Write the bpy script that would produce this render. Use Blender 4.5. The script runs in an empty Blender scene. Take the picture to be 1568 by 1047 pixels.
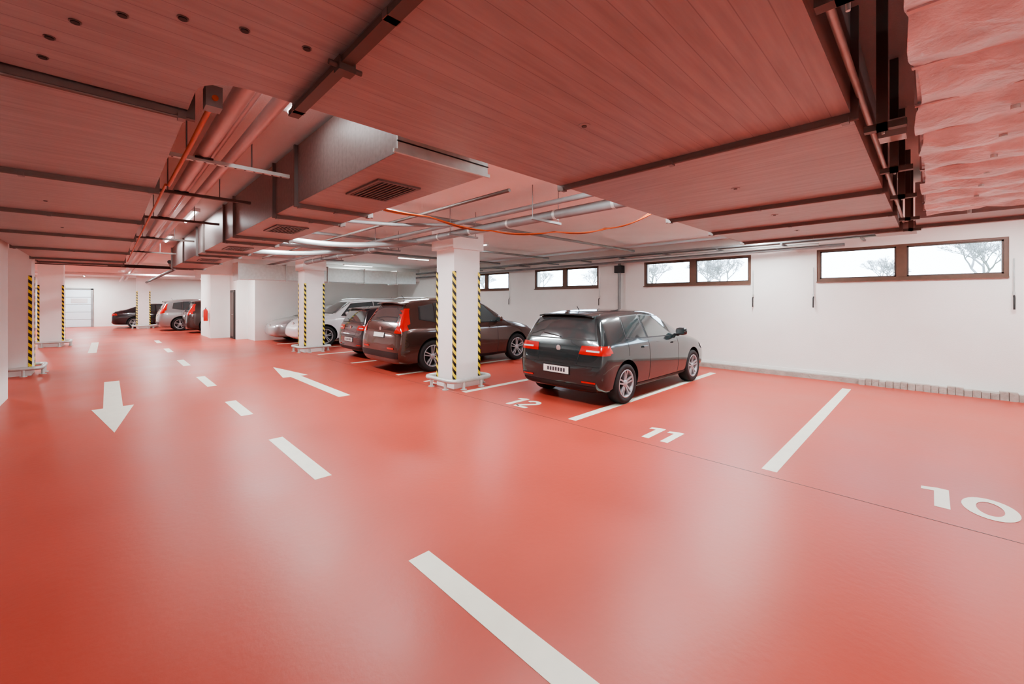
import bpy, bmesh, math, random
from mathutils import Vector, Matrix
from mathutils.bvhtree import BVHTree
random.seed(7)
scene = bpy.context.scene
COL = scene.collection
try:
    scene.view_settings.look = 'AgX - Medium High Contrast'
except Exception: pass

# ------------------------------------------------------------------ materials
def pm(name, color, rough=0.5, metal=0.0, spec=0.5, coat=0.0, emis=None, estr=0.0,
       nscale=None, namt=0.0, bump=0.0, bscale=40.0, rvar=0.0, lo=.2, hi=.8):
    m = bpy.data.materials.new(name); m.use_nodes = True
    nt = m.node_tree; b = nt.nodes["Principled BSDF"]
    b.inputs["Base Color"].default_value = (*color, 1)
    b.inputs["Roughness"].default_value = rough
    b.inputs["Metallic"].default_value = metal
    b.inputs["Specular IOR Level"].default_value = spec
    b.inputs["Coat Weight"].default_value = coat
    b.inputs["Coat Roughness"].default_value = 0.04
    if emis:
        b.inputs["Emission Color"].default_value = (*emis, 1)
        b.inputs["Emission Strength"].default_value = estr
    tc = nt.nodes.new("ShaderNodeTexCoord")
    if nscale:
        n = nt.nodes.new("ShaderNodeTexNoise"); n.inputs["Scale"].default_value = nscale
        n.inputs["Detail"].default_value = 6
        nt.links.new(tc.outputs["Object"], n.inputs["Vector"])
        r = nt.nodes.new("ShaderNodeMapRange")
        r.inputs[1].default_value = lo; r.inputs[2].default_value = hi
        r.inputs[3].default_value = 1 - namt; r.inputs[4].default_value = 1 + namt
        nt.links.new(n.outputs["Fac"], r.inputs[0])
        mx = nt.nodes.new("ShaderNodeVectorMath"); mx.operation = 'SCALE'
        mx.inputs[0].default_value = color
        nt.links.new(r.outputs[0], mx.inputs["Scale"])
        nt.links.new(mx.outputs[0], b.inputs["Base Color"])
        if rvar:
            r2 = nt.nodes.new("ShaderNodeMapRange")
            r2.inputs[1].default_value = lo; r2.inputs[2].default_value = hi
            r2.inputs[3].default_value = rough - rvar; r2.inputs[4].default_value = rough + rvar
            nt.links.new(n.outputs["Fac"], r2.inputs[0]); nt.links.new(r2.outputs[0], b.inputs["Roughness"])
    if bump:
        n2 = nt.nodes.new("ShaderNodeTexNoise"); n2.inputs["Scale"].default_value = bscale
        n2.inputs["Detail"].default_value = 4
        nt.links.new(tc.outputs["Object"], n2.inputs["Vector"])
        bp = nt.nodes.new("ShaderNodeBump"); bp.inputs["Strength"].default_value = bump
        bp.inputs["Distance"].default_value = 0.02
        nt.links.new(n2.outputs["Fac"], bp.inputs["Height"])
        nt.links.new(bp.outputs[0], b.inputs["Normal"])
    return m

def duct_mat(name, color, axis, spacing=0.085):
    m = pm(name, color, 0.42, 0.0, 0.5)
    nt = m.node_tree; b = nt.nodes["Principled BSDF"]
    tc = nt.nodes.new("ShaderNodeTexCoord"); sp = nt.nodes.new("ShaderNodeSeparateXYZ")
    nt.links.new(tc.outputs["Object"], sp.inputs[0])
    mu = nt.nodes.new("ShaderNodeMath"); mu.operation = 'MULTIPLY'; mu.inputs[1].default_value = 1 / spacing
    nt.links.new(sp.outputs[axis], mu.inputs[0])
    fr = nt.nodes.new("ShaderNodeMath"); fr.operation = 'FRACT'; nt.links.new(mu.outputs[0], fr.inputs[0])
    lt = nt.nodes.new("ShaderNodeMath"); lt.operation = 'LESS_THAN'; lt.inputs[1].default_value = 0.04
    nt.links.new(fr.outputs[0], lt.inputs[0])
    mp = nt.nodes.new("ShaderNodeMapping")
    sc = [30, 30, 30]; sc[1 - axis if axis < 2 else 0] = 2.5
    mp.inputs["Scale"].default_value = sc
    nt.links.new(tc.outputs["Object"], mp.inputs[0])
    no = nt.nodes.new("ShaderNodeTexNoise"); no.inputs["Scale"].default_value = 1.0; no.inputs["Detail"].default_value = 5
    nt.links.new(mp.outputs[0], no.inputs["Vector"])
    mr = nt.nodes.new("ShaderNodeMapRange"); mr.inputs[1].default_value = .3; mr.inputs[2].default_value = .7
    mr.inputs[3].default_value = .88; mr.inputs[4].default_value = 1.12
    nt.links.new(no.outputs["Fac"], mr.inputs[0])
    s1 = nt.nodes.new("ShaderNodeMath"); s1.operation = 'MULTIPLY_ADD'
    s1.inputs[1].default_value = -0.30
    nt.links.new(lt.outputs[0], s1.inputs[0]); nt.links.new(mr.outputs[0], s1.inputs[2])
    vm = nt.nodes.new("ShaderNodeVectorMath"); vm.operation = 'SCALE'; vm.inputs[0].default_value = color
    nt.links.new(s1.outputs[0], vm.inputs["Scale"]); nt.links.new(vm.outputs[0], b.inputs["Base Color"])
    bp = nt.nodes.new("ShaderNodeBump"); bp.inputs["Strength"].default_value = .3; bp.inputs["Distance"].default_value = .004
    bp.invert = True
    nt.links.new(lt.outputs[0], bp.inputs["Height"]); nt.links.new(bp.outputs[0], b.inputs["Normal"])
    return m

def hazard_mat():
    m = pm("hazard_stripes", (1, .8, 0), .4)
    nt = m.node_tree; b = nt.nodes["Principled BSDF"]
    tc = nt.nodes.new("ShaderNodeTexCoord"); sp = nt.nodes.new("ShaderNodeSeparateXYZ")
    nt.links.new(tc.outputs["Object"], sp.inputs[0])
    a = nt.nodes.new("ShaderNodeMath"); a.operation = 'SUBTRACT'; nt.links.new(sp.outputs[0], a.inputs[0]); nt.links.new(sp.outputs[1], a.inputs[1])
    a2 = nt.nodes.new("ShaderNodeMath"); a2.operation = 'ADD'; nt.links.new(sp.outputs[2], a2.inputs[0]); nt.links.new(a.outputs[0], a2.inputs[1])
    mu = nt.nodes.new("ShaderNodeMath"); mu.operation = 'MULTIPLY'; mu.inputs[1].default_value = 6.8
    nt.links.new(a2.outputs[0], mu.inputs[0])
    fr = nt.nodes.new("ShaderNodeMath"); fr.operation = 'FRACT'; nt.links.new(mu.outputs[0], fr.inputs[0])
    lt = nt.nodes.new("ShaderNodeMath"); lt.operation = 'LESS_THAN'; lt.inputs[1].default_value = .5
    nt.links.new(fr.outputs[0], lt.inputs[0])
    mx = nt.nodes.new("ShaderNodeMix"); mx.data_type = 'RGBA'
    mx.inputs["A"].default_value = (.90, .76, .04, 1); mx.inputs["B"].default_value = (.015, .015, .015, 1)
    nt.links.new(lt.outputs[0], mx.inputs["Factor"]); nt.links.new(mx.outputs["Result"], b.inputs["Base Color"])
    return m

DC = (0.33, 0.29, 0.28)
M_floor = pm("floor_epoxy", (0.47, 0.078, 0.052), 0.39, nscale=0.9, namt=0.10, bump=0.06, bscale=22, rvar=0.06, spec=0.38)
M_wall = pm("wall_plaster", (0.84, 0.86, 0.83), 0.8, nscale=2, namt=.03, bump=.15, bscale=60)
M_ceil = pm("ceiling_paint", (0.84, 0.84, 0.83), 0.8, nscale=1.5, namt=.05, bump=.25, bscale=80)
M_col = pm("column_paint", (0.88, 0.90, 0.88), 0.6, nscale=3, namt=.03)
M_conc = pm("plinth_concrete", (0.42, 0.39, 0.35), 0.9, nscale=6, namt=.25, bump=.6, bscale=25)
M_line = pm("line_paint", (0.80, 0.83, 0.70), 0.4, nscale=8, namt=.05)
M_ductX = duct_mat("duct_clad_x", DC, 1)
M_ductY = duct_mat("duct_clad_y", DC, 0)
M_ductYY = duct_mat("duct_clad_c", DC, 1, .075)
M_ductS = duct_mat("duct_clad_mid", (0.24, 0.20, 0.19), 1, .075)
M_flange = pm("flange_steel", (0.20, 0.17, 0.16), .4, .5)
M_galv = pm("galvanised_steel", (0.58, 0.64, 0.62), .42, .4, nscale=12, namt=.12)
M_dark = pm("dark_metal", (0.03, 0.03, 0.03), .5, .3)
M_brown = pm("brown_metal", (0.12, 0.095, 0.085), .5, .3)
M_foil = pm("foil_wool", (0.64, 0.64, 0.66), .36, .2, nscale=7, namt=.3, bump=1.0, bscale=14)
M_pipe = pm("pipe_lagging", (0.60, 0.50, 0.49), .35, .2, nscale=5, namt=.08)
M_pipeg = pm("pipe_grey", (0.25, 0.27, 0.27), .5, .2, nscale=5, namt=.15)
M_orange = pm("orange_conduit", (0.55, 0.12, 0.03), .4)
M_wood = pm("window_wood", (0.15, 0.085, 0.06), .45, nscale=10, namt=.15)
M_haz = hazard_mat()
M_tubegl = pm("lamp_diffuser", (1, 1, 1), .4, emis=(1, .98, .95), estr=5)
M_lampb = pm("lamp_body", (.75, .75, .75), .5)
M_black = pm("black_plastic", (0.012, 0.012, 0.013), .45)
M_tyre = pm("tyre_rubber", (0.018, 0.018, 0.019), .75)
M_rim = pm("alloy_rim", (0.40, 0.42, 0.44), .35, .4)
M_glass = pm("car_glass", (0.035, 0.055, 0.058), .05, spec=.9, coat=1.0)
M_red = pm("tail_light", (0.45, 0.010, 0.008), .12, coat=1.0, emis=(.9, .02, .01), estr=.05)
M_clear = pm("head_light", (0.75, 0.78, 0.8), .08, .3, coat=1.0)
M_plate = pm("number_plate", (.82, .82, .78), .4)
M_plateb = pm("plate_print", (.04, .04, .05), .5)
M_chrome = pm("chrome", (.8, .8, .8), .12, 1.0)
M_bark = pm("bark", (.30, .29, .29), .9)
M_grass = pm("outdoor_ground", (.12, .13, .06), .95, nscale=3, namt=.3)
M_doorg = pm("garage_door_panel", (.66, .80, .86), .5)
M_ext = pm("extinguisher_red", (.6, .03, .02), .3)

# ------------------------------------------------------------------ mesh builder
class MB:
    def __init__(s): s.v = []; s.f = []; s.m = []; s.s = []; s.mats = []
    def mi(s, mat):
        if mat not in s.mats: s.mats.append(mat)
        return s.mats.index(mat)
    def add(s, vs, fs, mat, smooth=False, M=None):
        o = len(s.v)
        for p in vs:
            p = Vector(p)
            if M is not None: p = M @ p
            s.v.append(p)
        k = s.mi(mat)
        for f in fs:
            s.f.append([i + o for i in f]); s.m.append(k); s.s.append(smooth)
    def box(s, x0, x1, y0, y1, z0, z1, mat, M=None):
        vs = [(x0, y0, z0), (x1, y0, z0), (x1, y1, z0), (x0, y1, z0), (x0, y0, z1), (x1, y0, z1), (x1, y1, z1), (x0, y1, z1)]
        s.add(vs, [(0, 3, 2, 1), (4, 5, 6, 7), (0, 1, 5, 4), (1, 2, 6, 5), (2, 3, 7, 6), (3, 0, 4, 7)], mat, False, M)
    def prism(s, poly, z0, z1, mat, M=None):
        n = len(poly)
        vs = [(x, y, z0) for x, y in poly] + [(x, y, z1) for x, y in poly]
        fs = [tuple(range(n))[::-1], tuple(range(n, 2 * n))] + [(i, (i + 1) % n, n + (i + 1) % n, n + i) for i in range(n)]
        s.add(vs, fs, mat, False, M)
    def tube(s, path, r, mat, n=12, closed=False, M=None, radii=None):
        P = [Vector(p) for p in path]; N = len(P); vs = []; fs = []
        up = None
        for i, p in enumerate(P):
            if closed: t = P[(i + 1) % N] - P[i - 1]
            else: t = P[min(i + 1, N - 1)] - P[max(i - 1, 0)]
            t.normalize()
            if up is None:
                up = Vector((0, 0, 1)) if abs(t.z) < .9 else Vector((1, 0, 0))
            a = t.cross(up).normalized(); b = a.cross(t).normalized(); up = b
            rr = radii[i] if radii else r
            for k in range(n):
                an = 2 * math.pi * k / n
                vs.append(p + a * math.cos(an) * rr + b * math.sin(an) * rr)
        for i in range(N if closed else N - 1):
            j = (i + 1) % N
            for k in range(n):
                k2 = (k + 1) % n
                fs.append((i * n + k, i * n + k2, j * n + k2, j * n + k))
        s.add(vs, fs, mat, True, M)
        if not closed:
            s.add(vs[:n], [tuple(range(n))], mat, False, M); s.add(vs[-n:], [tuple(range(n))[::-1]], mat, False, M)
    def lathe(s, prof, mat, n=32, M=None):  # prof (r, y) about Y axis
        vs = []; fs = []; L = len(prof)
        for k in range(n):
            a = 2 * math.pi * k / n
            for r, y in prof: vs.append((r * math.cos(a), y, r * math.sin(a)))
        for k in range(n):
            k2 = (k + 1) % n
            for i in range(L - 1): fs.append((k * L + i, k * L + i + 1, k2 * L + i + 1, k2 * L + i))
        s.add(vs, fs, mat, True, M)
    def obj(s, name, parent=None, bevel=0, fixn=True):
        me = bpy.data.meshes.new(name); me.from_pydata([tuple(v) for v in s.v], [], s.f)
        for m in s.mats: me.materials.append(m)
        for p, k, sm in zip(me.polygons, s.m, s.s): p.material_index = k; p.use_smooth = sm
        if fixn:
            bm = bmesh.new(); bm.from_mesh(me); bmesh.ops.recalc_face_normals(bm, faces=bm.faces); bm.to_mesh(me); bm.free()
        me.update()
        ob = bpy.data.objects.new(name, me); COL.objects.link(ob)
        if parent: ob.parent = parent
        if bevel:
            md = ob.modifiers.new("b", 'BEVEL'); md.width = bevel; md.segments = 2; md.limit_method = 'ANGLE'
        return ob

def empty(name):
    e = bpy.data.objects.new(name, None); COL.objects.link(e); return e

CEIL = 3.15
# ------------------------------------------------------------------ room shell
b = MB(); b.box(-6.7, 11.05, -5.2, 37.2, -0.2, 0, M_floor); b.obj("floor")
b = MB(); b.box(-6.7, 11.05, -5.2, 37.2, CEIL, CEIL + .25, M_ceil); b.obj("ceiling")
WX = 10.75
wins = [(-0.92, 1.70), (2.95, 5.65), (7.15, 9.80), (11.1, 13.75)]
Z0, Z1 = 2.05, 2.72
b = MB()
b.box(WX, WX + .3, -5.2, 37.2, 0, Z0, M_wall); b.box(WX, WX + .3, -5.2, 37.2, Z1, CEIL, M_wall)
ys = [-5.2] + [v for w in wins for v in w] + [37.2]
for i in range(0, len(ys), 2): b.box(WX, WX + .3, ys[i], ys[i + 1], Z0, Z1, M_wall)
b.obj("wall_right")
b = MB(); b.box(-1.4, -1.2, -5.2, 10.9, 0, CEIL, M_wall); b.box(-6.7, -1.4, 10.7, 10.9, 0, CEIL, M_wall); b.obj("wall_left")
b = MB(); b.box(-6.9, -6.7, 10.9, 37.2, 0, CEIL, M_wall); b.obj("wall_left_recess")
b = MB(); b.box(-6.7, 11.05, 37.0, 37.2, 0, CEIL, M_wall); b.obj("wall_far")
b = MB(); b.box(-1.2, 11.05, -5.4, -5.2, 0, CEIL, M_wall); b.obj("wall_back")
b = MB(); b.box(4.3, WX, 19.4, 20.6, 0, CEIL, M_wall); b.box(3.9, WX, 20.6, 22.0, 0, CEIL, M_wall)
b.box(3.2, WX, 22.0, 24.6, 0, CEIL, M_wall); b.obj("wall_core")
b = MB(); b.box(3.86, 3.898, 20.85, 21.7, 0.0, 2.1, M_dark); b.box(3.84, 3.86, 20.95, 21.6, .1, 2.0, M_brown)
b.tube([(3.82, 21.0, 1.05), (3.82, 21.12, 1.05)], .012, M_chrome, 8); b.obj("door_1")
b = MB()
b.tube([(3.08, 22.4, .75), (3.08, 22.4, 1.18), (3.08, 22.4, 1.24), (3.08, 22.4, 1.28)], .08, M_ext, 16, radii=[.08, .08, .06, .025])
b.tube([(3.08, 22.4, 1.28), (3.08, 22.36, 1.34), (3.08, 22.3, 1.33)], .012, M_black, 8); b.tube([(3.08, 22.42, 1.3), (3.0, 22.5, 1.2), (3.0, 22.5, .9)], .01, M_black, 8)
b.box(3.14, 3.198, 22.36, 22.44, .85, 1.1, M_galv); b.obj("fire_extinguisher")
b = MB()
for k in range(5): b.box(-3.8, -.75, 36.9, 36.98, .02 + k * .46, .02 + k * .46 + .44, M_doorg)
b.box(-3.9, -3.8, 36.88, 36.99, 0, 2.4, M_pipeg); b.box(-.75, -.65, 36.88, 36.99, 0, 2.4, M_pipeg); b.box(-3.9, -.65, 36.88, 36.99, 2.32, 2.42, M_pipeg)
for k in range(3): b.box(-3.5 + k * .95, -2.8 + k * .95, 36.88, 36.9, 1.5, 1.78, M_clear)
b.obj("door_2")
b = MB(); b.box(WX - .16, WX, -5.2, 19.4, 0, .10, M_conc)
rr = random.Random(3)
for k in range(60):
    y = -5 + k * .1
    b.box(WX - .20 - rr.random() * .03, WX - .1, y, y + .095, 0, .10 + rr.random() * .04, M_conc)
b.obj("baseboard_right")
b = MB(); b.box(WX - .02, WX, 1.0, 19.4, .1, .16, M_wall); b.obj("trim_1")
b = MB(); b.box(4.427, 4.435, -5.1, 19, 0.0, .0015, M_brown); b.obj("floor_joint")  # joint line in the floor, drawn as a thin brown strip

for i, (y0, y1) in enumerate(wins):
    b = MB(); x0, x1 = WX + .02, WX + .10; f = .055; ym = (y0 + y1) / 2
    b.box(x0, x1, y0, y1, Z0, Z0 + f, M_wood); b.box(x0, x1, y0, y1, Z1 - f * .7, Z1, M_wood)
    b.box(x0, x1, y0, y0 + f, Z0 + f, Z1 - f * .7, M_wood); b.box(x0, x1, y1 - f, y1, Z0 + f, Z1 - f * .7, M_wood)
    b.box(x0 - .005, x1, ym - .075, ym + .075, Z0 + f, Z1 - f * .7, M_wood)
    b.box(x0 - .06, x0, y0, y1, Z0 - .02, Z0, M_wood)
    for (a, c) in ((y0 + f, ym - .075), (ym + .075, y1 - f)):
        g = .025
        b.box(x0 + .015, x1 - .015, a, c, Z0 + f, Z0 + f + g, M_brown); b.box(x0 + .015, x1 - .015, a, c, Z1 - f * .7 - g, Z1 - f * .7, M_brown)
        b.box(x0 + .015, x1 - .015, a, a + g, Z0 + f, Z1 - f * .7, M_brown); b.box(x0 + .015, x1 - .015, c - g, c, Z0 + f, Z1 - f * .7, M_brown)
    b.obj("window_%d" % (i + 1))
    for yy in ((y0 - .05, y1 + .05) if i == 0 else (y0 - .05,)):
        b = MB()
        b.tube([(WX - .03, yy, Z0 + .3), (WX - .03, yy, Z0 - .32)], .009, M_galv, 8)
        b.tube([(WX - .03, yy, Z0 - .32), (WX - .06, yy, Z0 - .36), (WX - .06, yy, Z0 - .55)], .013, M_dark, 8)
        b.box(WX - .04, WX, yy - .015, yy + .015, Z0 - .3, Z0 - .26, M_galv)
        b.obj("window_crank")

# ------------------------------------------------------------------ ducts
ZB = 2.55
def flangeY(b, y, x0, x1, z0=ZB, z1=3.05, mat=None):
    mat = mat or M_flange
    b.box(x0 - .03, x1 + .03, y - .012, y + .012, z0 - .03, z0 + .0, mat)
    b.box(x0 - .03, x0, y - .012, y + .012, z0, z1, mat); b.box(x1, x1 + .03, y - .012, y + .012, z0, z1, mat)
    b.tube([(x0 - .03, y, z0 - .032), (x1 + .03, y, z0 - .032)], .009, mat, 8)
    for xx in (x0 + .02, (x0 + x1) / 2, x1 - .02): b.box(xx - .015, xx + .015, y - .025, y + .025, z0 - .045, z0 - .02, mat)
def flangeX(b, x, y0, y1, z0=ZB, z1=3.05, mat=None):
    mat = mat or M_flange
    b.box(x - .012, x + .012, y0 - .03, y1 + .03, z0 - .03, z0, mat)
    b.box(x - .012, x + .012, y0 - .03, y0, z0, z1, mat); b.box(x - .012, x + .012, y1, y1 + .03, z0, z1, mat)
    b.tube([(x, y0 - .03, z0 - .032), (x, y1 + .03, z0 - .032)], .009, mat, 8)
    for yy in (y0 + .02, (y0 + y1) / 2, y1 - .02): b.box(x - .025, x + .025, yy - .015, yy + .015, z0 - .045, z0 - .02, mat)
def hole(b, x, y, z):
    b.tube([(x, y, z - .003), (x, y, z + .01)], .016, M_flange, 14); b.tube([(x, y, z - .006), (x, y, z + .01)], .012, M_dark, 14)

b = MB()
Y0, Y1 = .27, 2.04
b.box(.62, 2.55, Y0, Y1, ZB, 3.05, M_ductX)
b.box(2.55, 7.03, Y0, Y1, ZB, 3.05, M_ductY)
arc_in = [(.45 - .18 * math.sin(a), 2.22 - .18 * math.cos(a)) for a in [i * math.pi / 16 for i in range(9)]]
arc_out = [(-.6 - .5 * math.sin(a), .77 - .5 * math.cos(a)) for a in [i * math.pi / 16 for i in range(9)]]
poly = [(.62, Y0), (.62, Y1)] + arc_in + [(.27, 2.46), (-1.1, 2.46)] + arc_out[::-1]
b.prism(poly, ZB, 3.05, M_ductX)
flangeX(b, .62, Y0, Y1)
b.box(.598, .642, Y0 - .05, Y1 + .05, ZB - .045, ZB - .02, M_brown)
b.box(.59, .65, 1.48, 1.53, ZB - .07, ZB - .02, M_brown); b.tube([(.68, 1.5, ZB - .05), (.56, 1.5, ZB - .05)], .01, M_brown, 8)
for x in (2.55, 4.45, 5.7, 7.0): flangeX(b, x, Y0, Y1)
for (x, y) in ((.325, 1.6), (.507, 1.56), (.171, 1.67), (.033, 1.784), (-.075, 1.935), (-.142, 2.11), (-.171, 2.30)): hole(b, x, y, ZB)
for (x, y) in ((1.75, 1.25), (3.6, 1.1), (5.0, 1.15), (6.3, 1.2)):
    b.tube([(x, y, ZB - .003), (x, y, ZB + .01)], .032, M_ductX, 20); b.tube([(x, y, ZB - .008), (x, y, ZB + .01)], .013, M_brown, 14)
b.tube([(.62, Y0 - .035, ZB + .07), (7.0, Y0 - .035, ZB + .07)], .014, M_galv, 8)
b.obj("air_duct")
b = MB(); LX0, LX1 = -1.12, .27
b.box(LX0, LX1, 2.50, 14.2, ZB, 3.05, M_ductYY)
for y in (2.49, 4.38, 6.28, 8.2, 10.6, 13.0, 14.2): flangeY(b, y, LX0, LX1)
for (x, y) in ((-.45, 3.6), (-.4, 5.6), (-.4, 7.5)): hole(b, x, y, ZB)
b.obj("air_duct")
b = MB(); MX0, MX1 = 1.25, 1.95
b.box(MX0, MX1, 2.42, 14.4, ZB, 3.08, M_ductS)
b.box(MX0 + .002, MX1 - .002, 2.27, 14.39, ZB - .002, ZB + .01, M_ductYY)
for y in (4.1, 4.8, 6.7, 7.4, 9.2, 10.0, 12.0, 14.4): flangeY(b, y, MX0, MX1, ZB - .002, 3.08)
b.box(MX0, MX1, 2.26, 2.42, ZB, 3.08, M_ductS)
b.box(MX0 - .004, MX1 + .014, 2.25, 2.262, ZB, 3.07, M_galv)
b.box(MX0 + .05, MX1 - .05, 2.04, 2.25, ZB + .12, 2.98, M_galv)
b.box(MX0 - .03, MX1 + .03, 2.242, 2.26, ZB - .01, ZB + .012, M_galv); b.box(MX0 - .01, MX1 + .016, 2.243, 2.25, ZB + .06, ZB + .066, M_dark)
def grille(b, x0, x1, y0, y1):
    z = ZB - .002
    b.box(x0, x1, y0, y0 + .025, z - .014, z, M_flange); b.box(x0, x1, y1 - .025, y1, z - .014, z, M_flange)
    b.box(x0, x0 + .025, y0 + .025, y1 - .025, z - .014, z, M_flange); b.box(x1 - .025, x1, y0 + .025, y1 - .025, z - .014, z, M_flange)
    b.box(x0 + .025, x1 - .025, y0 + .025, y1 - .025, z - .003, z, M_dark)
    n = 9
    for k in range(n):
        x = x0 + .04 + (x1 - x0 - .08) * k / (n - 1)
        b.box(x - .006, x + .006, y0 + .025, y1 - .025, z - .012, z - .002, M_flange)
for y in (2.85, 5.4, 8.1, 10.9): grille(b, 1.42, 1.78, y, y + .58)
b.obj("air_duct")
b = MB(); b.box(6.35, 7.3, -4.5, .12, 2.55, 2.95, M_ductY); b.box(7.0, 7.35, .12, .5, 2.5, 2.62, M_ductY)
flangeX(b, 6.9, -4.4, .1, 2.55, 2.95); b.obj("air_duct")
b = MB(); nx, ny = 150, 40; X0, X1, FY0, FY1, FZ = -1.0, 5.57, -1.9, .04, 2.5
vs = []; fs = []
rn = random.Random(5); ph = [rn.random() * 6 for _ in range(40)]
for i in range(nx + 1):
    x = X0 + (X1 - X0) * i / nx; band = (x / .42); k = int(math.floor(band)); u = band - k
    for j in range(ny + 1):
        y = FY0 + (FY1 - FY0) * j / ny
        z = FZ - .035 * max(0, math.sin(math.pi * u)) ** .6 - .008 * math.sin(9 * y + ph[k % 40]) - .006 * math.sin(23 * y + 17 * x) + rn.uniform(-.004, .004)
        yy = y + (.015 * math.sin(5 * x + ph[k % 40]) if j == ny else 0)
        vs.append((x, yy, z))
for i in range(nx):
    for j in range(ny): a = i * (ny + 1) + j; fs.append((a, a + 1, a + ny + 2, a + ny + 1))
b.add(vs, fs, M_foil, True)
b.box(X0, X1, FY0, FY1, FZ + .012, 2.92, M_foil)
k = 0
while X0 + k * .42 < X1:
    x = math.ceil(X0 / .42) * .42 + k * .42
    if x < X1:
        b.box(x - .01, x + .01, FY0 - .005, FY1 + .008, FZ - .006, FZ + .004, M_pipe); b.box(x - .01, x + .01, FY1 + .0, FY1 + .01, FZ, 2.92, M_pipe)
        for yy in (-.25, -.7, -1.15): b.tube([(x + .2, yy, FZ - .045), (x + .2, yy, FZ)], .014, M_galv, 10)
    k += 1
b.obj("insulated_duct", fixn=False)

b = MB()
for x in (1.4, 2.6, 3.5, 4.45, 5.7, 6.6):
    b.box(x - .02, x + .02, .14, .18, 2.45, 3.15, M_brown); b.box(x - .02, x + .02, .075, .225, 2.45, 2.48, M_brown)
    b.tube([(x + .06, .16, 2.45), (x + .06, .16, 3.15)], .006, M_galv, 6)
b.box(3.3, 3.42, .10, .22, 2.62, 2.72, M_galv)
b.obj("duct_hanger_rail")

# ------------------------------------------------------------------ pipes
b = MB()
b.tube([(.56, 2.2, 2.86), (.56, 36, 2.86)], .05, M_pipe, 16); b.tube([(.76, 2.2, 2.88), (.76, 36, 2.88)], .042, M_pipe, 16)
b.tube([(.67, 2.2, 2.95), (.67, 36, 2.95)], .022, M_pipe, 12)
for y in (4.15, 5.6, 7.5, 10, 13):
    b.box(.30, 1.20, y, y + .04, 2.78, 2.81, M_galv if y < 5 else M_brown); b.tube([(.45, y + .02, 2.8), (.45, y + .02, 3.15)], .006, M_pipeg, 6); b.tube([(.9, y + .02, 2.8), (.9, y + .02, 3.15)], .006, M_pipeg, 6)
    if y < 5:
        for q in range(12): b.tube([(.36 + q * .07, y + .02, 2.778), (.36 + q * .07, y + .02, 2.79)], .009, M_dark, 8)
    b.box(.50, .62, y - .02, y + .06, 2.80, 2.815, M_dark)
b.obj("heating_pipes")
b = MB()
b.tube([(.36, 2.35, 2.60), (.36, 2.6, 2.60), (.37, 3.3, 2.62), (.36, 4.4, 2.60)], .013, M_orange, 10)
b.tube([(.34, 4.4, 2.6), (.34, 8, 2.6), (.35, 14, 2.62)], .010, M_orange, 10)
b.box(.325, .39, 2.36, 2.44, 2.56, 2.66, M_pipeg)
b.obj("orange_conduit")
def wavy(pts, sag, step=14, r=None):
    out = []
    P = [Vector(p) for p in pts]
    for i in range(len(P) - 1):
        p0 = P[max(i - 1, 0)]; p1 = P[i]; p2 = P[i + 1]; p3 = P[min(i + 2, len(P) - 1)]
        for k in range(step):
            t = k / step
            q = 0.5 * ((2 * p1) + (-p0 + p2) * t + (2 * p0 - 5 * p1 + 4 * p2 - p3) * t * t + (-p0 + 3 * p1 - 3 * p2 + p3) * t ** 3)
            q = q.copy(); q.z -= sag * math.sin(math.pi * t); out.append(q)
    out.append(P[-1]); return out
b = MB()
pts = [(2.2, 4.7, 2.80), (3.1, 4.75, 2.78), (4.1, 4.6, 2.69), (5.0, 4.1, 2.72), (5.5, 3.5, 2.76), (5.2, 2.6, 2.82), (4.9, 2.2, 2.9)]
for k, o in enumerate((0, .035, .07)):
    b.tube(wavy([(p[0] + o * .6, p[1] + o, p[2] + .01 * k) for p in pts], .02 + .012 * k), .009, M_orange if k != 1 else M_brown, 8)
b.obj("orange_conduit")
b = MB()
b.tube([(4.28, 2.3, 2.80), (4.28, 13.2, 2.80)], .065, M_pipeg, 18)
b.tube([(4.05, 2.3, 2.90), (4.05, 17.2, 2.90)], .035, M_pipeg, 14)
for k in range(12): b.tube([(4.28, 2.6 + k * .9, 2.8), (4.28, 2.64 + k * .9, 2.8)], .069, M_galv, 18)
b.tube(wavy([(4.28, 9.2, 2.8), (3.7, 9.6, 2.76), (3.2, 10.5, 2.76), (2.4, 11.0, 2.78)], 0), .06, M_pipeg, 16)
b.tube(wavy([(4.28, 6.9, 2.78), (3.6, 7.6, 2.72), (2.9, 8.2, 2.74), (2.05, 8.3, 2.8)], 0), .055, M_pipeg, 16)
b.tube(wavy([(4.05, 5.4, 2.88), (3.4, 5.9, 2.86), (2.8, 6.4, 2.9), (2.05, 6.5, 2.9)], 0), .03, M_pipeg, 12)
b.tube([(2.05, 9.6, 2.84), (4.4, 9.6, 2.84)], .045, M_pipeg, 12); b.tube([(3.3, 3.4, 2.92), (3.3, 14, 2.92)], .022, M_brown, 10)
for y in (3.6, 5.4, 8.0, 11.0):
    b.box(3.9, 4.5, y, y + .04, 2.70, 2.73, M_pipeg); b.tube([(3.93, y + .02, 2.7), (3.93, y + .02, 3.15)], .006, M_pipeg, 6); b.tube([(4.46, y + .02, 2.7), (4.46, y + .02, 3.15)], .006, M_pipeg, 6)
b.obj("waste_water_pipes")
b = MB()
for y, z in ((5.6, 2.98), (8.6, 3.0), (10.9, 2.98)):
    b.tube([(2.0, y, z), (10.1, y, z)], .03, M_pipeg, 12); b.tube([(2.0, y + .12, z + .03), (10.1, y + .12, z + .03)], .02, M_brown, 10)
b.obj("sprinkler_pipes")
b = MB()
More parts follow.
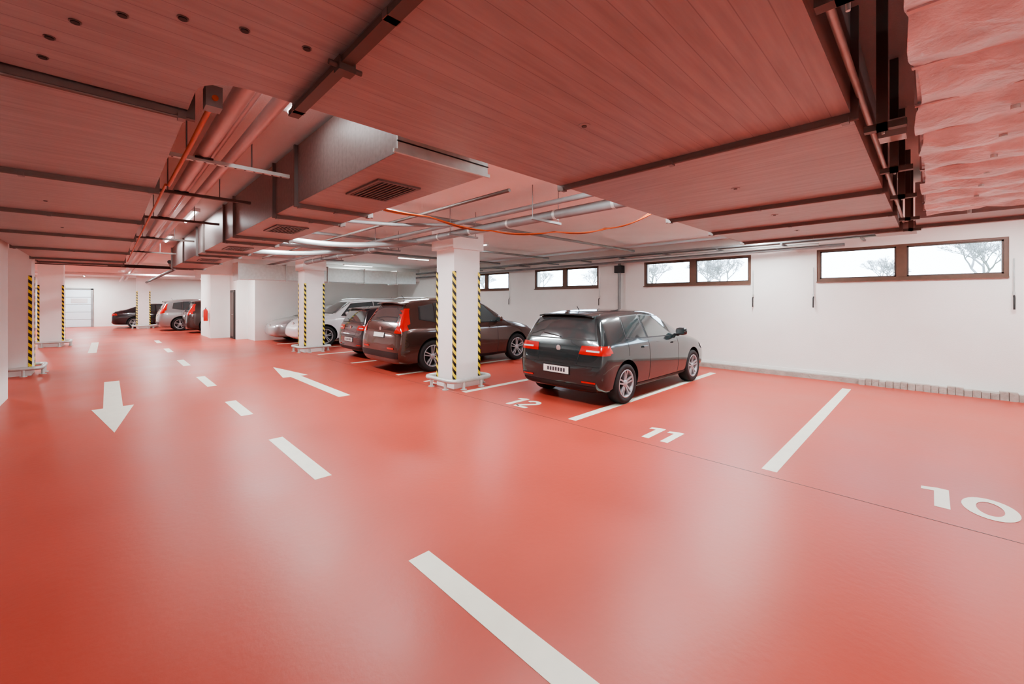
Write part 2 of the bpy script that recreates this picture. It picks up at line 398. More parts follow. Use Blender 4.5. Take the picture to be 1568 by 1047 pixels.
for (y0, y1, x, z) in ((.6, 17.2, 10.3, 2.86),):
    b.box(x - .1, x + .1, y0, y1, z, z + .01, M_pipeg); b.box(x - .1, x - .09, y0, y1, z, z + .06, M_pipeg); b.box(x + .09, x + .1, y0, y1, z, z + .06, M_pipeg)
    for k in range(12): b.box(x - .12, WX - .002, y0 + .3 + k * 1.3, y0 + .34 + k * 1.3, z - .03, z, M_pipeg)
    b.tube([(x - .03, y0, z + .03), (x - .03, y1, z + .03)], .02, M_dark, 8)
b.obj("cable_tray")
b = MB()
b.tube([(10.45, 1.2, 2.76), (10.45, 6.1, 2.74), (10.45, 17.2, 2.72)], .035, M_pipeg, 12)
b.tube([(10.35, 1.6, 2.80), (10.35, 6.2, 2.80)], .026, M_galv, 12)
b.tube([(10.62, 6.35, 2.74), (10.62, 6.35, .1)], .045, M_pipeg, 14)
b.box(10.52, 10.72, 6.24, 6.46, 2.45, 2.66, M_dark)
b.obj("drain_pipe")
b = MB()
b.box(3.0, 9.5, 15.6, 16.3, 2.35, 2.85, M_galv)
for x in (3.0, 4.4, 5.8, 7.2, 8.6): b.box(x - .02, x + .02, 15.56, 16.34, 2.31, 2.89, M_galv)
b.obj("air_duct")
b = MB(); b.box(2.1, 10.75, 17.3, 17.7, 2.55, 3.15, M_wall); b.obj("ceiling_beam")
b = MB(); b.box(-6.7, 3.2, 21.9, 22.4, 2.95, 3.15, M_wall); b.obj("ceiling_beam")
b = MB()
b.tube([(-4, 18, 2.75), (2.9, 18, 2.75)], .05, M_dark, 12); b.tube([(-4, 24, 2.75), (2.9, 24, 2.75)], .05, M_pipe, 12)
b.tube([(1.2, 14.5, 2.7), (1.6, 18, 2.7), (1.6, 32, 2.7)], .05, M_dark, 12)
b.obj("service_pipes")
b = MB(); b.box(-2.6, .0, 15.2, 15.9, 2.6, 2.95, M_ductX); b.obj("air_duct")

# ------------------------------------------------------------------ columns
def column(x0, x1, y0, y1, guard=True, stripes=((0, 0), (1, 0), (0, 1), (1, 1)), capital=True):
    e = empty("column")
    b = MB(); b.box(x0, x1, y0, y1, 0, CEIL, M_col)
    if capital: b.box(x0 - .07, x1 + .04, y0 - .07, y1 + .07, 2.62, CEIL, M_col)
    b.obj("shaft", e)
    b = MB(); w = .045; t = .008
    for (i, j) in stripes:
        cx = x1 if i else x0; cy = y1 if j else y0; sx = 1 if i else -1; sy = 1 if j else -1
        xa, xb = sorted((cx + sx * t, cx - sx * w)); ya, yb = sorted((cy, cy + sy * t))
        b.box(xa, xb, ya, yb, .12, 2.2, M_haz)
        xa, xb = sorted((cx, cx + sx * t)); ya, yb = sorted((cy, cy - sy * w))
        b.box(xa, xb, ya, yb, .12, 2.2, M_haz)
    b.obj("edge_guards", e)
    if guard:
        b = MB(); o = .16; r = .12; z = .17
        pts = []
        for (cx, cy, a0) in ((x1 + o - r, y1 + o - r, 0), (x0 - o + r, y1 + o - r, 90), (x0 - o + r, y0 - o + r, 180), (x1 + o - r, y0 - o + r, 270)):
            for k in range(5):
                a = math.radians(a0 + k * 22.5); pts.append((cx + r * math.cos(a), cy + r * math.sin(a), z))
        b.tube(pts, .042, M_galv, 12, closed=True)
        for (px, py) in ((x0 - o, y0 + .05), (x0 + .1, y0 - o), (x1 - .1, y0 - o), (x0 - o, y1 - .05), (x1 + o, y0 + .1), (x1 + o, y1 - .1)):
            b.tube([(px, py, 0), (px, py, z)], .03, M_galv, 10); b.tube([(px, py, 0), (px, py, .012)], .06, M_galv, 10)
        b.obj("crash_rail", e)
    return e
column(4.60, 5.22, 6.22, 6.78)
column(4.45, 5.05, 13.9, 14.5)
column(-1.80, -1.20, 13.9, 14.5, capital=False)
column(-1.75, -1.13, 21.9, 22.5, capital=False)
column(1.2, 1.8, 32.4, 33.0, capital=False)

# ------------------------------------------------------------------ floor markings
def strip(name, x0, x1, y0, y1):
    b = MB(); b.box(x0, x1, y0, y1, 0, .002, M_line); b.obj(name)
for y in (-1.3, 1.1, 3.48, 5.9, 8.3, 10.7, 13.1, 15.0, 17.35):
    strip("bay_line", 4.58, 9.85, y - .065, y + .065)
for (a, c) in ((.6, 2.32), (3.97, 5.5), (6.9, 8.05), (9.7, 11.1), (13.2, 14.6), (17, 18.4), (21, 22.4)):
    strip("lane_dash", 1.36, 1.51, a, c)
strip("lane_dash", -.45, -.25, 18.5, 23)
def arrow(cx, ytail, ytip, yhead, hw, sw):
    b = MB(); b.prism([(cx - sw, ytail), (cx + sw, ytail), (cx + sw, yhead), (cx + hw, yhead), (cx, ytip), (cx - hw, yhead), (cx - sw, yhead)], 0, .002, M_line)
    b.obj("floor_arrow")
arrow(.06, 11.7, 7.15, 8.85, .235, .11)
arrow(2.92, 7.1, 11.4, 9.7, .25, .10)
def stroke(b, pts, wd, x, y):
    P = [Vector((p[0], p[1])) for p in pts]; vs = []; fs = []
    for i, p in enumerate(P):
        t = (P[min(i + 1, len(P) - 1)] - P[max(i - 1, 0)]).normalized(); n = Vector((-t.y, t.x)) * wd / 2
        for q in (p + n, p - n): vs.append((x + q.y, y - q.x, .0025))
    for i in range(len(P) - 1): fs.append((2 * i, 2 * i + 1, 2 * i + 3, 2 * i + 2))
    b.add(vs, fs, M_line)
def digit(b, c, x, y):
    if c == '1':
        pl = [(.08, 0), (.17, 0), (.17, .47), (.10, .47), (0, .43), (0, .36), (.08, .38)]
        b.prism([(x + v, y - u) for u, v in pl], .0005, .0025, M_line); return .17
    if c == '0':
        n = 32; vs = []
        for k in range(n):
            a = 2 * math.pi * k / n
            for (ru, rv) in ((.155, .235), (.075, .15)): vs.append((x + .235 + rv * math.sin(a), y - .155 - ru * math.cos(a), .0025))
        b.add(vs, [(2 * k, 2 * k + 1, 2 * ((k + 1) % n) + 1, 2 * ((k + 1) % n)) for k in range(n)], M_line); return .31
    if c == '2':
        p = [(.14 + .10 * math.cos(a), .33 + .095 * math.sin(a)) for a in [math.radians(170 - 20 * k) for k in range(11)]]
        stroke(b, p + [(.07, .10), (.05, .05)], .08, x, y); stroke(b, [(.02, .04), (.27, .04)], .08, x, y); return .28
    if c == '3':
        stroke(b, [(.13 + .09 * math.cos(a), .34 + .09 * math.sin(a)) for a in [math.radians(160 - 25 * k) for k in range(11)]], .075, x, y)
        stroke(b, [(.13 + .11 * math.cos(a), .14 + .10 * math.sin(a)) for a in [math.radians(90 - 25 * k) for k in range(11)]], .075, x, y); return .27
def number(txt, x, y):
    b = MB()
    for c in txt: y -= digit(b, c, x, y) + .065
    b.obj("bay_number", fixn=False)
number("10", 4.74, .06); number("11", 4.62, 2.54); number("12", 4.55, 4.86); number("13", 4.6, 7.35)

# ------------------------------------------------------------------ cars
ST = {
 'hatch': dict(L=4.15, W=1.79, H=1.50, wr=.32, xr=.71, xf=3.34, st=[
  (0.00,.66,.34,.56,.60,.62),(0.03,.79,.26,.66,.71,.73),(0.08,.85,.22,.82,.88,.77),(0.13,.875,.20,.93,.99,.77),
  (0.27,.89,.18,.955,1.34,.67),(0.33,.89,.18,.955,1.41,.64),(0.8,.895,.17,.95,1.45,.63),(1.4,.90,.16,.94,1.46,.63),
  (2.05,.90,.16,.93,1.435,.62),(2.30,.90,.16,.925,1.39,.61),(2.98,.895,.17,.905,1.02,.70),(3.12,.89,.17,.89,.975,.72),
  (3.75,.87,.18,.80,.88,.68),(4.01,.82,.20,.70,.78,.62),(4.12,.74,.26,.57,.64,.56),(4.15,.60,.34,.50,.54,.45)],
  wins=[((.80,1.04),(1.42,1.02),(1.42,1.39),(.88,1.37)),((1.50,1.02),(2.76,.995),(2.24,1.35),(1.50,1.39))],
  rw=(.67,.56,1.04,1.37), ws=(.68,.52,1.05,1.38), seams=(.78,1.46,2.60), belt=.985),
 'suv': dict(L=4.60, W=1.89, H=1.72, wr=.365, xr=.92, xf=3.69, st=[
  (0.00,.76,.44,.62,.70,.68),(0.03,.87,.36,.76,.86,.76),(0.07,.91,.30,.93,1.02,.80),(0.13,.925,.27,1.05,1.14,.80),
  (0.36,.935,.25,1.09,1.56,.68),(0.44,.935,.25,1.09,1.62,.66),(0.9,.945,.24,1.08,1.69,.66),(1.8,.945,.24,1.06,1.71,.66),
  (2.45,.945,.24,1.05,1.68,.65),(2.7,.945,.24,1.04,1.62,.64),(3.36,.94,.25,1.03,1.16,.74),(3.5,.935,.25,1.01,1.12,.76),
  (4.2,.91,.27,.94,1.03,.72),(4.44,.86,.32,.82,.92,.66),(4.56,.78,.38,.66,.74,.6),(4.60,.64,.44,.60,.64,.5)],
  wins=[((1.05,1.14),(1.75,1.12),(1.75,1.59),(1.10,1.57)),((1.83,1.12),(3.10,1.09),(2.64,1.52),(1.83,1.59)),((.62,1.22),(.98,1.15),(1.02,1.56),(.68,1.50))],
  rw=(.60,.52,1.17,1.54), ws=(.72,.56,1.18,1.57), seams=(.98,1.79,2.94), belt=1.09),
 'sedan': dict(L=4.66, W=1.81, H=1.47, wr=.32, xr=1.0, xf=3.68, st=[
  (0.00,.72,.36,.60,.68,.66),(0.03,.82,.28,.74,.84,.74),(0.08,.87,.22,.86,.95,.76),(0.16,.88,.20,.90,1.0,.76),
  (0.62,.89,.18,.93,1.05,.74),(1.25,.895,.17,.94,1.37,.59),(1.45,.895,.17,.94,1.42,.58),(2.0,.90,.16,.94,1.455,.59),
  (2.6,.90,.16,.93,1.43,.59),(2.85,.90,.16,.925,1.385,.585),(3.5,.895,.17,.905,1.01,.70),(3.65,.89,.17,.89,.965,.72),
  (4.25,.87,.18,.80,.87,.66),(4.5,.82,.20,.70,.78,.60),(4.62,.74,.26,.57,.64,.55),(4.66,.60,.34,.50,.54,.45)],
  wins=[((1.12,1.0),(1.92,.985),(1.92,1.355),(1.42,1.33)),((2.0,.985),(3.23,.965),(2.78,1.30),(2.0,1.355))],
  rw=(.66,.50,1.06,1.34), ws=(.68,.52,1.02,1.35), seams=(1.15,1.96,3.05), belt=.96),
}
def wheel(b, cx, cy, r, side, rimmat):
    M = Matrix.Translation((cx, cy, r)) @ (Matrix.Identity(4) if side > 0 else Matrix.Rotation(math.pi, 4, 'Z'))
    w = .215; rr = r * .69
    b.lathe([(rr, -w), (r * .93, -w + .0), (r * .985, -w + .02), (r, -w + .05), (r, -.05), (r * .985, -.02), (r * .93, -.002), (rr + .012, -.006), (rr, -.02)], M_tyre, 40, M)
    b.lathe([(rr, -w), (rr, -.02), (rr + .006, -.008), (rr - .012, -.006), (rr - .022, -.03), (rr - .03, -.10)], rimmat, 40, M)
    b.lathe([(rr, -.105), (.01, -.105)], M_black, 32, M)
    b.lathe([(.062, -.06), (.06, -.03), (.045, -.022), (.001, -.02)], rimmat, 20, M)
    for k in range(5):
        for d in (-.16, .16):
            a = 2 * math.pi * k / 5 + math.pi / 2
            A = Matrix.Rotation(-a, 4, 'Y')
            p = []
            for (rad, off, y, hw) in ((.045, d * .10, -.03, .014), (rr - .012, d * rr * .95, -.012, .012)):
                p.append((rad, off, y, hw))
            (r0, o0, y0, h0), (r1, o1, y1, h1) = p
            vs = [(r0, y0, o0 - h0), (r0, y0, o0 + h0), (r1, y1, o1 + h1), (r1, y1, o1 - h1),
                  (r0, y0 - .04, o0 - h0), (r0, y0 - .04, o0 + h0), (r1, y1 - .04, o1 + h1), (r1, y1 - .04, o1 - h1)]
            b.add(vs, [(0, 1, 2, 3), (7, 6, 5, 4), (0, 4, 5, 1), (1, 5, 6, 2), (2, 6, 7, 3), (3, 7, 4, 0)], rimmat, False, M @ A)

def bake(ob, name):
    bpy.context.view_layer.update()
    dg = bpy.context.evaluated_depsgraph_get()
    return bpy.data.meshes.new_from_object(ob.evaluated_get(dg))

def car(kind, name, paint, X, Y, facing=1, rimmat=None, sub=2):
    S = ST[kind]; L, W = S['L'], S['W']; rimmat = rimmat or M_rim
    vs = []; fs = []; rings = []
    for (x, w, zb, belt, top, wr) in S['st']:
        cab = top - belt > .2
        half = [(0, zb), (.72 * w, zb), (.94 * w, zb + .05), (w * .995, zb + (belt - zb) * .32), (w, zb + (belt - zb) * .62), (w * .985, belt - .07), (w * .945, belt),
                (wr, top - .075 if cab else top - .02), (wr * .82, top - .02 if cab else top - .005), (0, top)]
        ring = [(y, z) for y, z in half] + [(-y, z) for y, z in half[-2:0:-1]]
        i0 = len(vs); vs += [(x, y, z) for y, z in ring]; rings.append((i0, len(ring)))
    for a in range(len(rings) - 1):
        i0, n = rings[a]; j0, _ = rings[a + 1]
        for k in range(n): k2 = (k + 1) % n; fs.append((i0 + k, i0 + k2, j0 + k2, j0 + k))
    n = rings[0][1]; fs.append(tuple(range(n))); i0 = rings[-1][0]; fs.append(tuple(range(i0, i0 + n))[::-1])
    me = bpy.data.meshes.new("tmp"); me.from_pydata(vs, [], fs)
    bm = bmesh.new(); bm.from_mesh(me); bmesh.ops.recalc_face_normals(bm, faces=bm.faces)
    cl = bm.edges.layers.float.get("crease_edge") or bm.edges.layers.float.new("crease_edge")
    cr = {6: .55, 12: .55, 7: .3, 11: .3, 2: .5, 16: .5}
    for e_ in bm.edges:
        a, c = e_.verts[0].index, e_.verts[1].index
        if a % n == c % n and (a % n) in cr and min(a, c) // n >= 3 and max(a, c) // n <= len(rings) - 4: e_[cl] = cr[a % n]
    bm.to_mesh(me); bm.free()
    me.materials.append(paint); me.materials.append(M_black)
    ob = bpy.data.objects.new("tmp", me); COL.objects.link(ob)
    md = ob.modifiers.new("s", 'SUBSURF'); md.levels = sub; md.render_levels = sub
    base = bake(ob, "b"); ob.modifiers.clear()
    xs = [v.co.x for v in base.vertices]; yy_ = max(abs(v.co.y) for v in base.vertices); zz = [v.co.z for v in base.vertices]
    x0_, x1_, z0_, z1_ = min(xs), max(xs), min(zz), max(zz)
    for v in base.vertices:
        v.co.x = (v.co.x - x0_) / (x1_ - x0_) * L; v.co.y *= W / 2 / yy_
        v.co.z = .17 + (v.co.z - z0_) / (z1_ - z0_) * (S['H'] - .17)
    ob.data = base
    bvh = BVHTree.FromPolygons([v.co.copy() for v in base.vertices], [tuple(p.vertices) for p in base.polygons])
    R = S['wr'] + .05
    cut = MB()
    for cx in (S['xr'], S['xf']):
        for sy in (-1, 1):
            ya, yb = sorted((sy * (W / 2 + .1), sy * (W / 2 - .27)))
            cut.tube([(cx, ya, S['wr'] + .015), (cx, yb, S['wr'] + .015)], R, M_black, 40)
    co = cut.obj("cut"); bm = bmesh.new(); bm.from_mesh(co.data); bmesh.ops.remove_doubles(bm, verts=bm.verts, dist=1e-4); bmesh.ops.recalc_face_normals(bm, faces=bm.faces); bm.to_mesh(co.data); bm.free()
    co.data.materials.clear(); co.data.materials.append(paint); co.data.materials.append(M_black)
    for p in co.data.polygons: p.material_index = 1; p.use_smooth = False
    mb_ = ob.modifiers.new("c", 'BOOLEAN'); mb_.operation = 'DIFFERENCE'; mb_.object = co; mb_.solver = 'EXACT'
    fin = bake(ob, "body")
    for p in fin.polygons: p.use_smooth = p.material_index == 0
    bpy.data.objects.remove(ob); bpy.data.objects.remove(co)
    e = empty(name)
    e.location = (X, Y, 0)
    if facing < 0: e.rotation_euler = (0, 0, math.pi)
    body = bpy.data.objects.new("body", fin); COL.objects.link(body); body.parent = e
    md = body.modifiers.new("w", 'EDGE_SPLIT'); md.split_angle = math.radians(50)
    det = MB()
    def patch(cs, d, mat, nx=12, ny=6, off=.005):
        d = Vector(d).normalized(); C = [Vector(c) for c in cs]; grid = []
        for j in range(ny + 1):
            for i in range(nx + 1):
                u, v = i / nx, j / ny
                p = C[0] * (1 - u) * (1 - v) + C[1] * u * (1 - v) + C[2] * u * v + C[3] * (1 - u) * v
                loc, nor, idx, dist = bvh.ray_cast(p - d * 4, d)
                if loc is None: grid.append(None)
                else:
                    if nor.dot(d) > 0: nor = -nor
                    grid.append(loc + nor * off)
        vs = []; mp = {}
        for k, g in enumerate(grid):
            if g is not None: mp[k] = len(vs); vs.append(g)
        fs = []
        lim = .16 if mat is M_red else .5
        for j in range(ny):
            for i in range(nx):
                q = [j * (nx + 1) + i, j * (nx + 1) + i + 1, (j + 1) * (nx + 1) + i + 1, (j + 1) * (nx + 1) + i]
                if all(k in mp for k in q):
                    g = [vs[mp[k]] for k in q]
                    if max((g[a] - g[(a + 1) % 4]).length for a in range(4)) < lim: fs.append([mp[k] for k in q])
        if vs: det.add(vs, fs, mat, True)
    def side(q, mat, **k):
        for s in (-1, 1): patch([(x, 0, z) for x, z in q], (0, -s, 0), mat, **k)
    def rear(q, mat, **k): patch([(0, y, z) for y, z in q], (1, 0, 0), mat, **k)
    def rear2(q, mat, **k):
        rear(q, mat, **k); rear([(-y, z) for y, z in q], mat, **k)
    def front(q, mat, **k): patch([(0, y, z) for y, z in q], (-1, 0, 0), mat, **k)
    def front2(q, mat, **k):
        front(q, mat, **k); front([(-y, z) for y, z in q], mat, **k)
    for q in S['wins']:
        cx = sum(p[0] for p in q) / 4; cz = sum(p[1] for p in q) / 4
        side([(cx + (p[0] - cx) * 1.0 + (.03 if p[0] > cx else -.03), cz + (p[1] - cz) * 1.08) for p in q], M_black, off=.003, nx=16, ny=8)
        side(q, M_glass, off=.007, nx=16, ny=8)
    a, c, z0, z1 = S['rw']
    rear([(-a - .03, z0 - .02), (a + .03, z0 - .02), (c + .03, z1 + .02), (-c - .03, z1 + .02)], M_black, off=.003, nx=16, ny=10)
    rear([(-a, z0), (a, z0), (c, z1), (-c, z1)], M_glass, off=.007, nx=16, ny=10)
    a, c, z0, z1 = S['ws']
    front([(-a - .02, z0 - .02), (a + .02, z0 - .02), (c + .02, z1 + .02), (-c - .02, z1 + .02)], M_black, off=.003, nx=16, ny=10)
    front([(-a, z0), (a, z0), (c, z1), (-c, z1)], M_glass, off=.007, nx=16, ny=10)
    zs = .17; bl = S['belt']
    side([(S['xr'] + R, zs + .03), (S['xf'] - R, zs + .03), (S['xf'] - R, zs + .11), (S['xr'] + R, zs + .11)], M_black, off=.006, nx=20, ny=3)
    for i, sx in enumerate(S['seams']):
        z0s = zs + .12 if i else S['wr'] * 2 + .12
        side([(sx, z0s), (sx + .008, z0s), (sx + .008, bl - .01), (sx, bl - .01)], M_black, off=.002, nx=1, ny=14)
    for sx in (S['seams'][1] - .24, S['seams'][1] + .12 + .75):
        for s in (-1, 1):
            lc = bvh.ray_cast(Vector((sx + .08, s * 4, bl - .11)), Vector((0, -s, 0)))[0]
            yy = lc.y if lc else s * W / 2
            det.box(sx, sx + .17, min(yy, yy + s * .03), max(yy, yy + s * .03), bl - .125, bl - .10, paint)
    if kind == 'hatch':
        rear2([(.42, .81), (.90, .81), (.90, .95), (.45, .94)], M_red, nx=18, ny=6, off=.008)
        side([(.0, .82), (.30, .84), (.24, .95), (.0, .95)], M_red, nx=14, ny=6, off=.008)
        rear2([(.55, .855), (.78, .855), (.78, .88), (.55, .88)], M_clear, nx=8, ny=2, off=.012)
        rear([(-.28, .47), (.28, .47), (.28, .61), (-.28, .61)], M_black, off=.006, nx=10, ny=4)
        rear([(-.26, .485), (.26, .485), (.26, .595), (-.26, .595)], M_plate, off=.012, nx=10, ny=3)
        for k in range(7): rear([(-.19 + k * .055, .51), (-.155 + k * .055, .51), (-.155 + k * .055, .57), (-.19 + k * .055, .57)], M_plateb, off=.015, nx=1, ny=1)
        rear([(-.72, .26), (.72, .26), (.74, .34), (-.74, .34)], M_black, off=.006, nx=20, ny=4)
        rear2([(.50, .385), (.74, .385), (.74, .41), (.50, .41)], M_red, nx=10, ny=2, off=.008)
        rear([(-.40, .66), (.40, .66), (.40, .668), (-.40, .668)], M_black, off=.003, nx=16, ny=1)
        rear2([(.395, .66), (.402, .66), (.43, .81), (.423, .81)], M_black, off=.003, nx=1, ny=6)
        rear([(-.80, .635), (.80, .635), (.80, .642), (-.80, .642)], M_black, off=.003, nx=30, ny=1)
        xsp = .19; zem = .88; hw = .55
    elif kind == 'suv':
        rear2([(.66, .92), (.97, .92), (.90, 1.12), (.74, 1.12)], M_red, nx=8, ny=6, off=.008)
        rear2([(.74, 1.12), (.86, 1.12), (.70, 1.46), (.63, 1.46)], M_red, nx=6, ny=12, off=.010)
        side([(.02, .93), (.28, .99), (.26, 1.13), (.04, 1.13)], M_red, nx=10, ny=6, off=.009)
        side([(.14, 1.13), (.26, 1.13), (.34, 1.42), (.27, 1.42)], M_red, nx=6, ny=10, off=.010)
        rear([(-.27, .80), (.27, .80), (.27, .92), (-.27, .92)], M_black, off=.006, nx=10, ny=4)
        rear([(-.245, .81), (.245, .81), (.245, .91), (-.245, .91)], M_plate, off=.014, nx=10, ny=3)
        rear([(-.85, .36), (.85, .36), (.87, .50), (-.87, .50)], M_black, off=.006, nx=20, ny=4)
        rear2([(.45, .56), (.72, .56), (.72, .60), (.45, .60)], M_red, nx=10, ny=2, off=.008)
        xsp = .24; zem = 1.0; hw = .56
        for s in (-1, 1): det.tube([(.75, s * .62, 1.68), (.9, s * .62, 1.725), (2.2, s * .62, 1.73), (2.5, s * .61, 1.68)], .012, M_galv, 8)
    else:
        rear2([(.45, .74), (.88, .74), (.88, .88), (.50, .88)], M_red, nx=14, ny=6, off=.008)
        side([(.02, .76), (.26, .78), (.22, .88), (.02, .88)], M_red, nx=10, ny=6, off=.008)
        rear([(-.25, .66), (.25, .66), (.25, .77), (-.25, .77)], M_plate, off=.012, nx=10, ny=3)
        rear([(-.75, .30), (.75, .30), (.77, .40), (-.77, .40)], M_black, off=.006, nx=20, ny=4)
        xsp = 0; zem = .84
    loc = bvh.ray_cast(Vector((-3, 0, zem)), Vector((1, 0, 0)))[0]
    if loc: det.tube([(loc.x - .012, 0, zem), (loc.x + .01, 0, zem)], .045, M_chrome, 20)
    if xsp:
        def rz(x, y):
            h = bvh.ray_cast(Vector((x, y, 4)), Vector((0, 0, -1)))[0]; return h.z if h else S['H'] - .1
        vv = []
        ys_ = [-hw + 2 * hw * k / 8 for k in range(9)]
        for y in ys_:
            z1 = rz(xsp + .26, y * 1.0) + .004
            vv += [(xsp - .0 + .03 * (y / hw) ** 2, y, z1 - .022), (xsp + .26, y, z1), (xsp - .0 + .03 * (y / hw) ** 2, y, z1 - .045), (xsp + .26, y, z1 - .09)]
        ff = []
        for k in range(8):
            o = 4 * k; p = o + 4
            ff += [(o, o + 1, p + 1, p), (o + 2, p + 2, p + 3, o + 3), (o, p, p + 2, o + 2)]
        ff += [(0, 2, 3, 1), (32, 33, 35, 34)]
        det.add(vv, ff, paint, False)
        det.tube([(xsp + .45, 0, S['H'] - .03), (xsp + .38, 0, S['H'] + .05)], .006, M_black, 6)
        wz = S['rw'][2]
        lw = bvh.ray_cast(Vector((-3, .0, wz + .02)), Vector((1, 0, 0)))[0]; lw2 = bvh.ray_cast(Vector((-3, .38, wz + .07)), Vector((1, 0, 0)))[0]
        if lw and lw2: det.tube([lw - Vector((.02, 0, 0)), lw2 - Vector((.02, 0, 0))], .008, M_black, 6)
    if kind == 'suv':
        front([(-.40, .66), (.40, .66), (.46, .92), (-.46, .92)], M_black, off=.006, nx=16, ny=8)
        for zz in (.70, .77, .84): front([(-.38, zz), (.38, zz), (.38, zz + .025), (-.38, zz + .025)], M_chrome, off=.013, nx=16, ny=1)
        front2([(.50, .80), (.88, .84), (.88, .98), (.52, .93)], M_clear, off=.008, nx=12, ny=6)
        side([(4.24, .84), (4.54, .80), (4.46, .90), (4.14, .95)], M_clear, off=.008, nx=8, ny=5)
        front([(-.7, .40), (.7, .40), (.75, .54), (-.75, .54)], M_black, off=.006, nx=20, ny=4)
        front([(-.25, .54), (.25, .54), (.25, .64), (-.25, .64)], M_plate, off=.014, nx=8, ny=3); ze = .80
    else:
        front([(-.42, .60), (.42, .60), (.45, .70), (-.45, .70)], M_black, off=.006, nx=16, ny=5)
        front([(-.42, .645), (.42, .645), (.42, .655), (-.42, .655)], M_chrome, off=.012, nx=16, ny=1)
        front2([(.47, .60), (.84, .64), (.84, .76), (.50, .71)], M_clear, off=.008, nx=12, ny=6)
        side([(L - .36, .66), (L - .08, .62), (L - .12, .70), (L - .42, .75)], M_clear, off=.008, nx=8, ny=5)
        front([(-.62, .28), (.62, .28), (.66, .42), (-.66, .42)], M_black, off=.006, nx=20, ny=4)
        front([(-.25, .45), (.25, .45), (.25, .55), (-.25, .55)], M_plate, off=.012, nx=8, ny=3); ze = .65
    loc = bvh.ray_cast(Vector((L + 3, 0, ze)), Vector((-1, 0, 0)))[0]
    if loc: det.tube([(loc.x - .01, 0, ze), (loc.x + .018, 0, ze)], .06, M_chrome, 20)
    det.obj("trim_and_lights", e, fixn=True)
    mb2 = MB()
    for s in (-1, 1):
        mx = S['seams'][2] + .0; mz = bl + .08
        prof = [(.001, -.11), (.055, -.10), (.075, -.05), (.078, .03), (.06, .09), (.001, .105)]
        M = Matrix.Translation((mx, s * (W / 2 + .05), mz)) @ Matrix.Diagonal((.75, 1, .95, 1))
        mb2.lathe(prof, paint, 16, M)
        mb2.box(mx - .02, mx + .03, min(s * (W / 2 - .10), s * (W / 2 + .0)), max(s * (W / 2 - .10), s * (W / 2 + .0)), bl - .01, bl + .035, M_black)
        mb2.box(mx - .064, mx - .050, s * (W / 2 + .05) - .075, s * (W / 2 + .05) + .075, mz - .045, mz + .045, M_glass)
    mb2.obj("mirrors", e)
    wb = MB()
    for cx in (S['xr'], S['xf']):
        for s in (-1, 1): wheel(wb, cx, s * (W / 2 - .015), S['wr'], s, rimmat)
    wb.obj("wheels", e)
    return e

P_black = pm("paint_black_green", (0.022, 0.036, 0.038), .16, .3, coat=1.0)
P_maroon = pm("paint_bronze", (0.070, 0.036, 0.029), .2, .4, coat=1.0)
P_white = pm("paint_white", (0.76, 0.78, 0.80), .25, .0, coat=1.0)
P_silver = pm("paint_silver", (0.32, 0.33, 0.33), .28, .5, coat=1.0)
P_dark = pm("paint_dark", (0.02, 0.02, 0.025), .2, .2, coat=1.0)
P_brownr = pm("paint_brown", (0.045, 0.025, 0.022), .25, .3, coat=1.0)
car('hatch', "hatchback_car", P_black, 5.21, 4.28)
car('suv', "suv_car", P_maroon, 4.48, 9.02)
car('hatch', "hatchback_car", P_dark, 4.95, 11.75)
car('suv', "suv_car", P_white, 9.30, 16.2, facing=-1)
car('sedan', "sedan_car", P_silver, 9.2, 18.38, facing=-1)
car('suv', "suv_car", P_silver, 1.9, 29.6)
car('suv', "suv_car", P_brownr, 2.75, 26.6)
car('sedan', "sedan_car", P_dark, .15, 34.3)

# ------------------------------------------------------------------ luminaires and added fill lamps
def lamp(x, y, along='Y', W=60, z=CEIL, L=1.25, col=(.93, .98, 1.0)):  # fixture model shared by ceiling lamps and added fill lamps
    e = empty("ceiling_or_fill_lamp"); e.location = (x, y, z)
    if along == 'X': e.rotation_euler = (0, 0, math.pi / 2)
    b = MB(); b.box(-.06, .06, -L / 2, L / 2, -.05, 0, M_lampb); b.obj("housing", e)
    b = MB(); b.tube([(0, -L / 2 + .03, -.055), (0, L / 2 - .03, -.055)], .022, M_tubegl, 12); b.obj("tube", e)
    ld = bpy.data.lights.new("lamp_fill_light", 'AREA'); ld.shape = 'RECTANGLE'; ld.size = .12; ld.size_y = L; ld.energy = W; ld.color = col
    lo = bpy.data.objects.new("lamp_fill_light", ld); COL.objects.link(lo); lo.parent = e; lo.location = (0, 0, -.085)
lamp(1.0, 2.85, W=5)
for y in (9.0, 12.6): lamp(1.02, y, W=22)
for y in (5.3, 7.6, 10.2, 13.0): lamp(2.72, y, W=85)
for x in (2.9, 5.3, 7.6, 9.6): lamp(x, 2.62, 'X', W=80)  # unseen lamps, placed where the big duct hides them
lamp(7.0, 8.5, 'Y', W=90, L=.9); lamp(7.6, 12.6, 'X', W=90); lamp(7.5, 16.8, 'X', W=70)
for (x, y) in ((2.5, 19.0), (1.5, 24), (-3.5, 16), (-3.5, 24), (.8, 29), (-3.0, 32), (4.5, 34), (5.5, 27.5), (-1.0, 35.2)): lamp(x, y, W=180)  # the last one is added to brighten the far garage door
for (x, y) in ((-.4, -1.6), (-.4, -3.8), (3.5, -3.2), (7.6, -2.9), (9.2, -1.0)): lamp(x, y, W=75)  # fill lamps added behind the camera to light the foreground floor
lamp(2.0, -2.6, 'X', W=70)  # another added fill lamp, out of view behind the camera

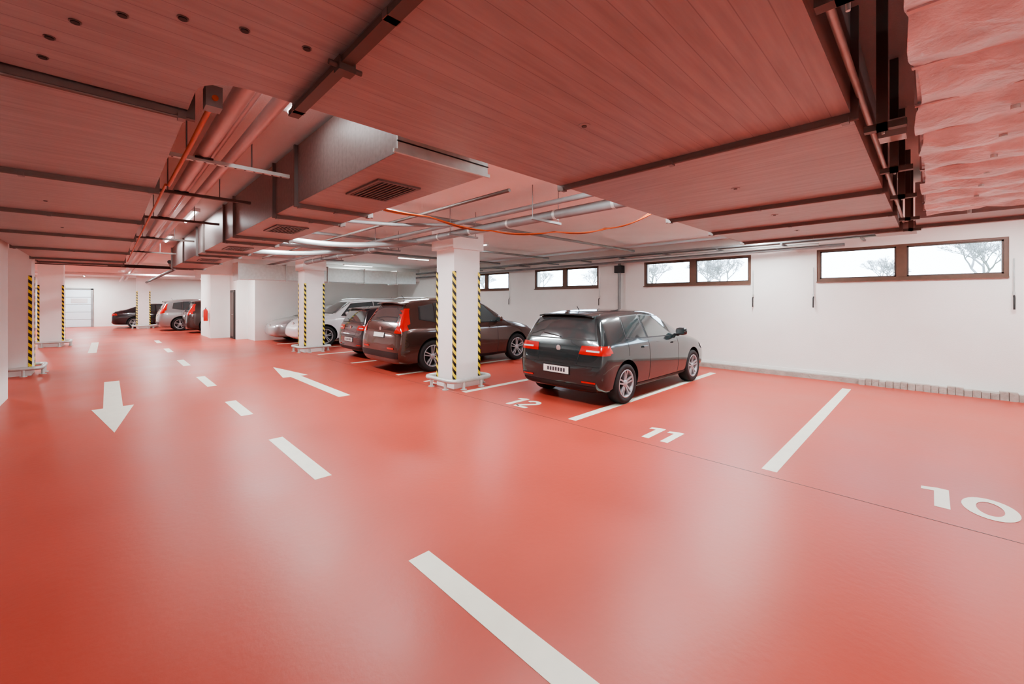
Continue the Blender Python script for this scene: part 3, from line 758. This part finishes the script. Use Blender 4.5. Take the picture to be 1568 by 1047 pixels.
# ------------------------------------------------------------------ outdoors
b = MB(); b.box(11.06, 80, -60, 90, 1.6, 1.8, M_grass); b.obj("outdoor_ground")
def tree(seed):
    r = random.Random(seed); b = MB()
    def br(p, d, l, rad, n):
        q = p + d * l; mid = (p + q) / 2 + Vector((r.uniform(-1, 1), r.uniform(-1, 1), r.uniform(-1, 1))) * l * .06
        b.tube([p, mid, q], rad, M_bark, 5, radii=[rad, rad * .85, rad * .7])
        if n == 0: return
        for k in range(3 if n > 1 else 5):
            a = Vector((r.uniform(-1, 1), r.uniform(-1, 1), r.uniform(-.2, .6)))
            br(q, (d * 1.0 + a * .85).normalized(), l * r.uniform(.68, .86), rad * .62, n - 1)
    br(Vector((0, 0, 0)), Vector((0, 0, 1)), .8, .10, 7); return b.obj("bare_tree", fixn=False)
t1 = tree(1); t2 = tree(5)
pos = [(34, -2.0, 1.2), (35, 11.5, 1.1), (34, 17, 1.1), (37, 25, 1.2), (36, 2.0, .9), (38, 44, 1.2), (33, 29, 1.0), (38, 14, 1.2), (33, -7, 1.2)]
for i, (x, y, s) in enumerate(pos):
    if i == 0: o = t1
    elif i == 1: o = t2
    else:
        o = bpy.data.objects.new("bare_tree", (t1 if i % 2 else t2).data); COL.objects.link(o)
    o.location = (x, y, 1.8); o.scale = (s, s, s); o.rotation_euler = (0, 0, i * 1.3)

w = bpy.data.worlds.new("World"); scene.world = w; w.use_nodes = True
nt = w.node_tree; bg = nt.nodes["Background"]
sky = nt.nodes.new("ShaderNodeTexSky"); sky.sky_type = 'HOSEK_WILKIE'; sky.turbidity = 6; sky.sun_direction = Vector((-.6, -.3, .6)).normalized()
mx = nt.nodes.new("ShaderNodeMix"); mx.data_type = 'RGBA'; mx.inputs["Factor"].default_value = .75
mx.inputs["B"].default_value = (.66, .83, 1.0, 1)
nt.links.new(sky.outputs[0], mx.inputs["A"]); nt.links.new(mx.outputs["Result"], bg.inputs["Color"])
bg.inputs["Strength"].default_value = 13.0

# ------------------------------------------------------------------ camera
cd = bpy.data.cameras.new("camera"); cam = bpy.data.objects.new("camera", cd); COL.objects.link(cam)
cam.location = (0, 0, 1.65); cam.rotation_euler = (math.radians(90), 0, -math.radians(44.5))
cd.sensor_fit = 'HORIZONTAL'; cd.sensor_width = 36; cd.lens = 630 / 1568 * 36
cd.shift_y = -(523.5 - 460) / 1568; cd.clip_start = .02; cd.clip_end = 300
scene.camera = cam
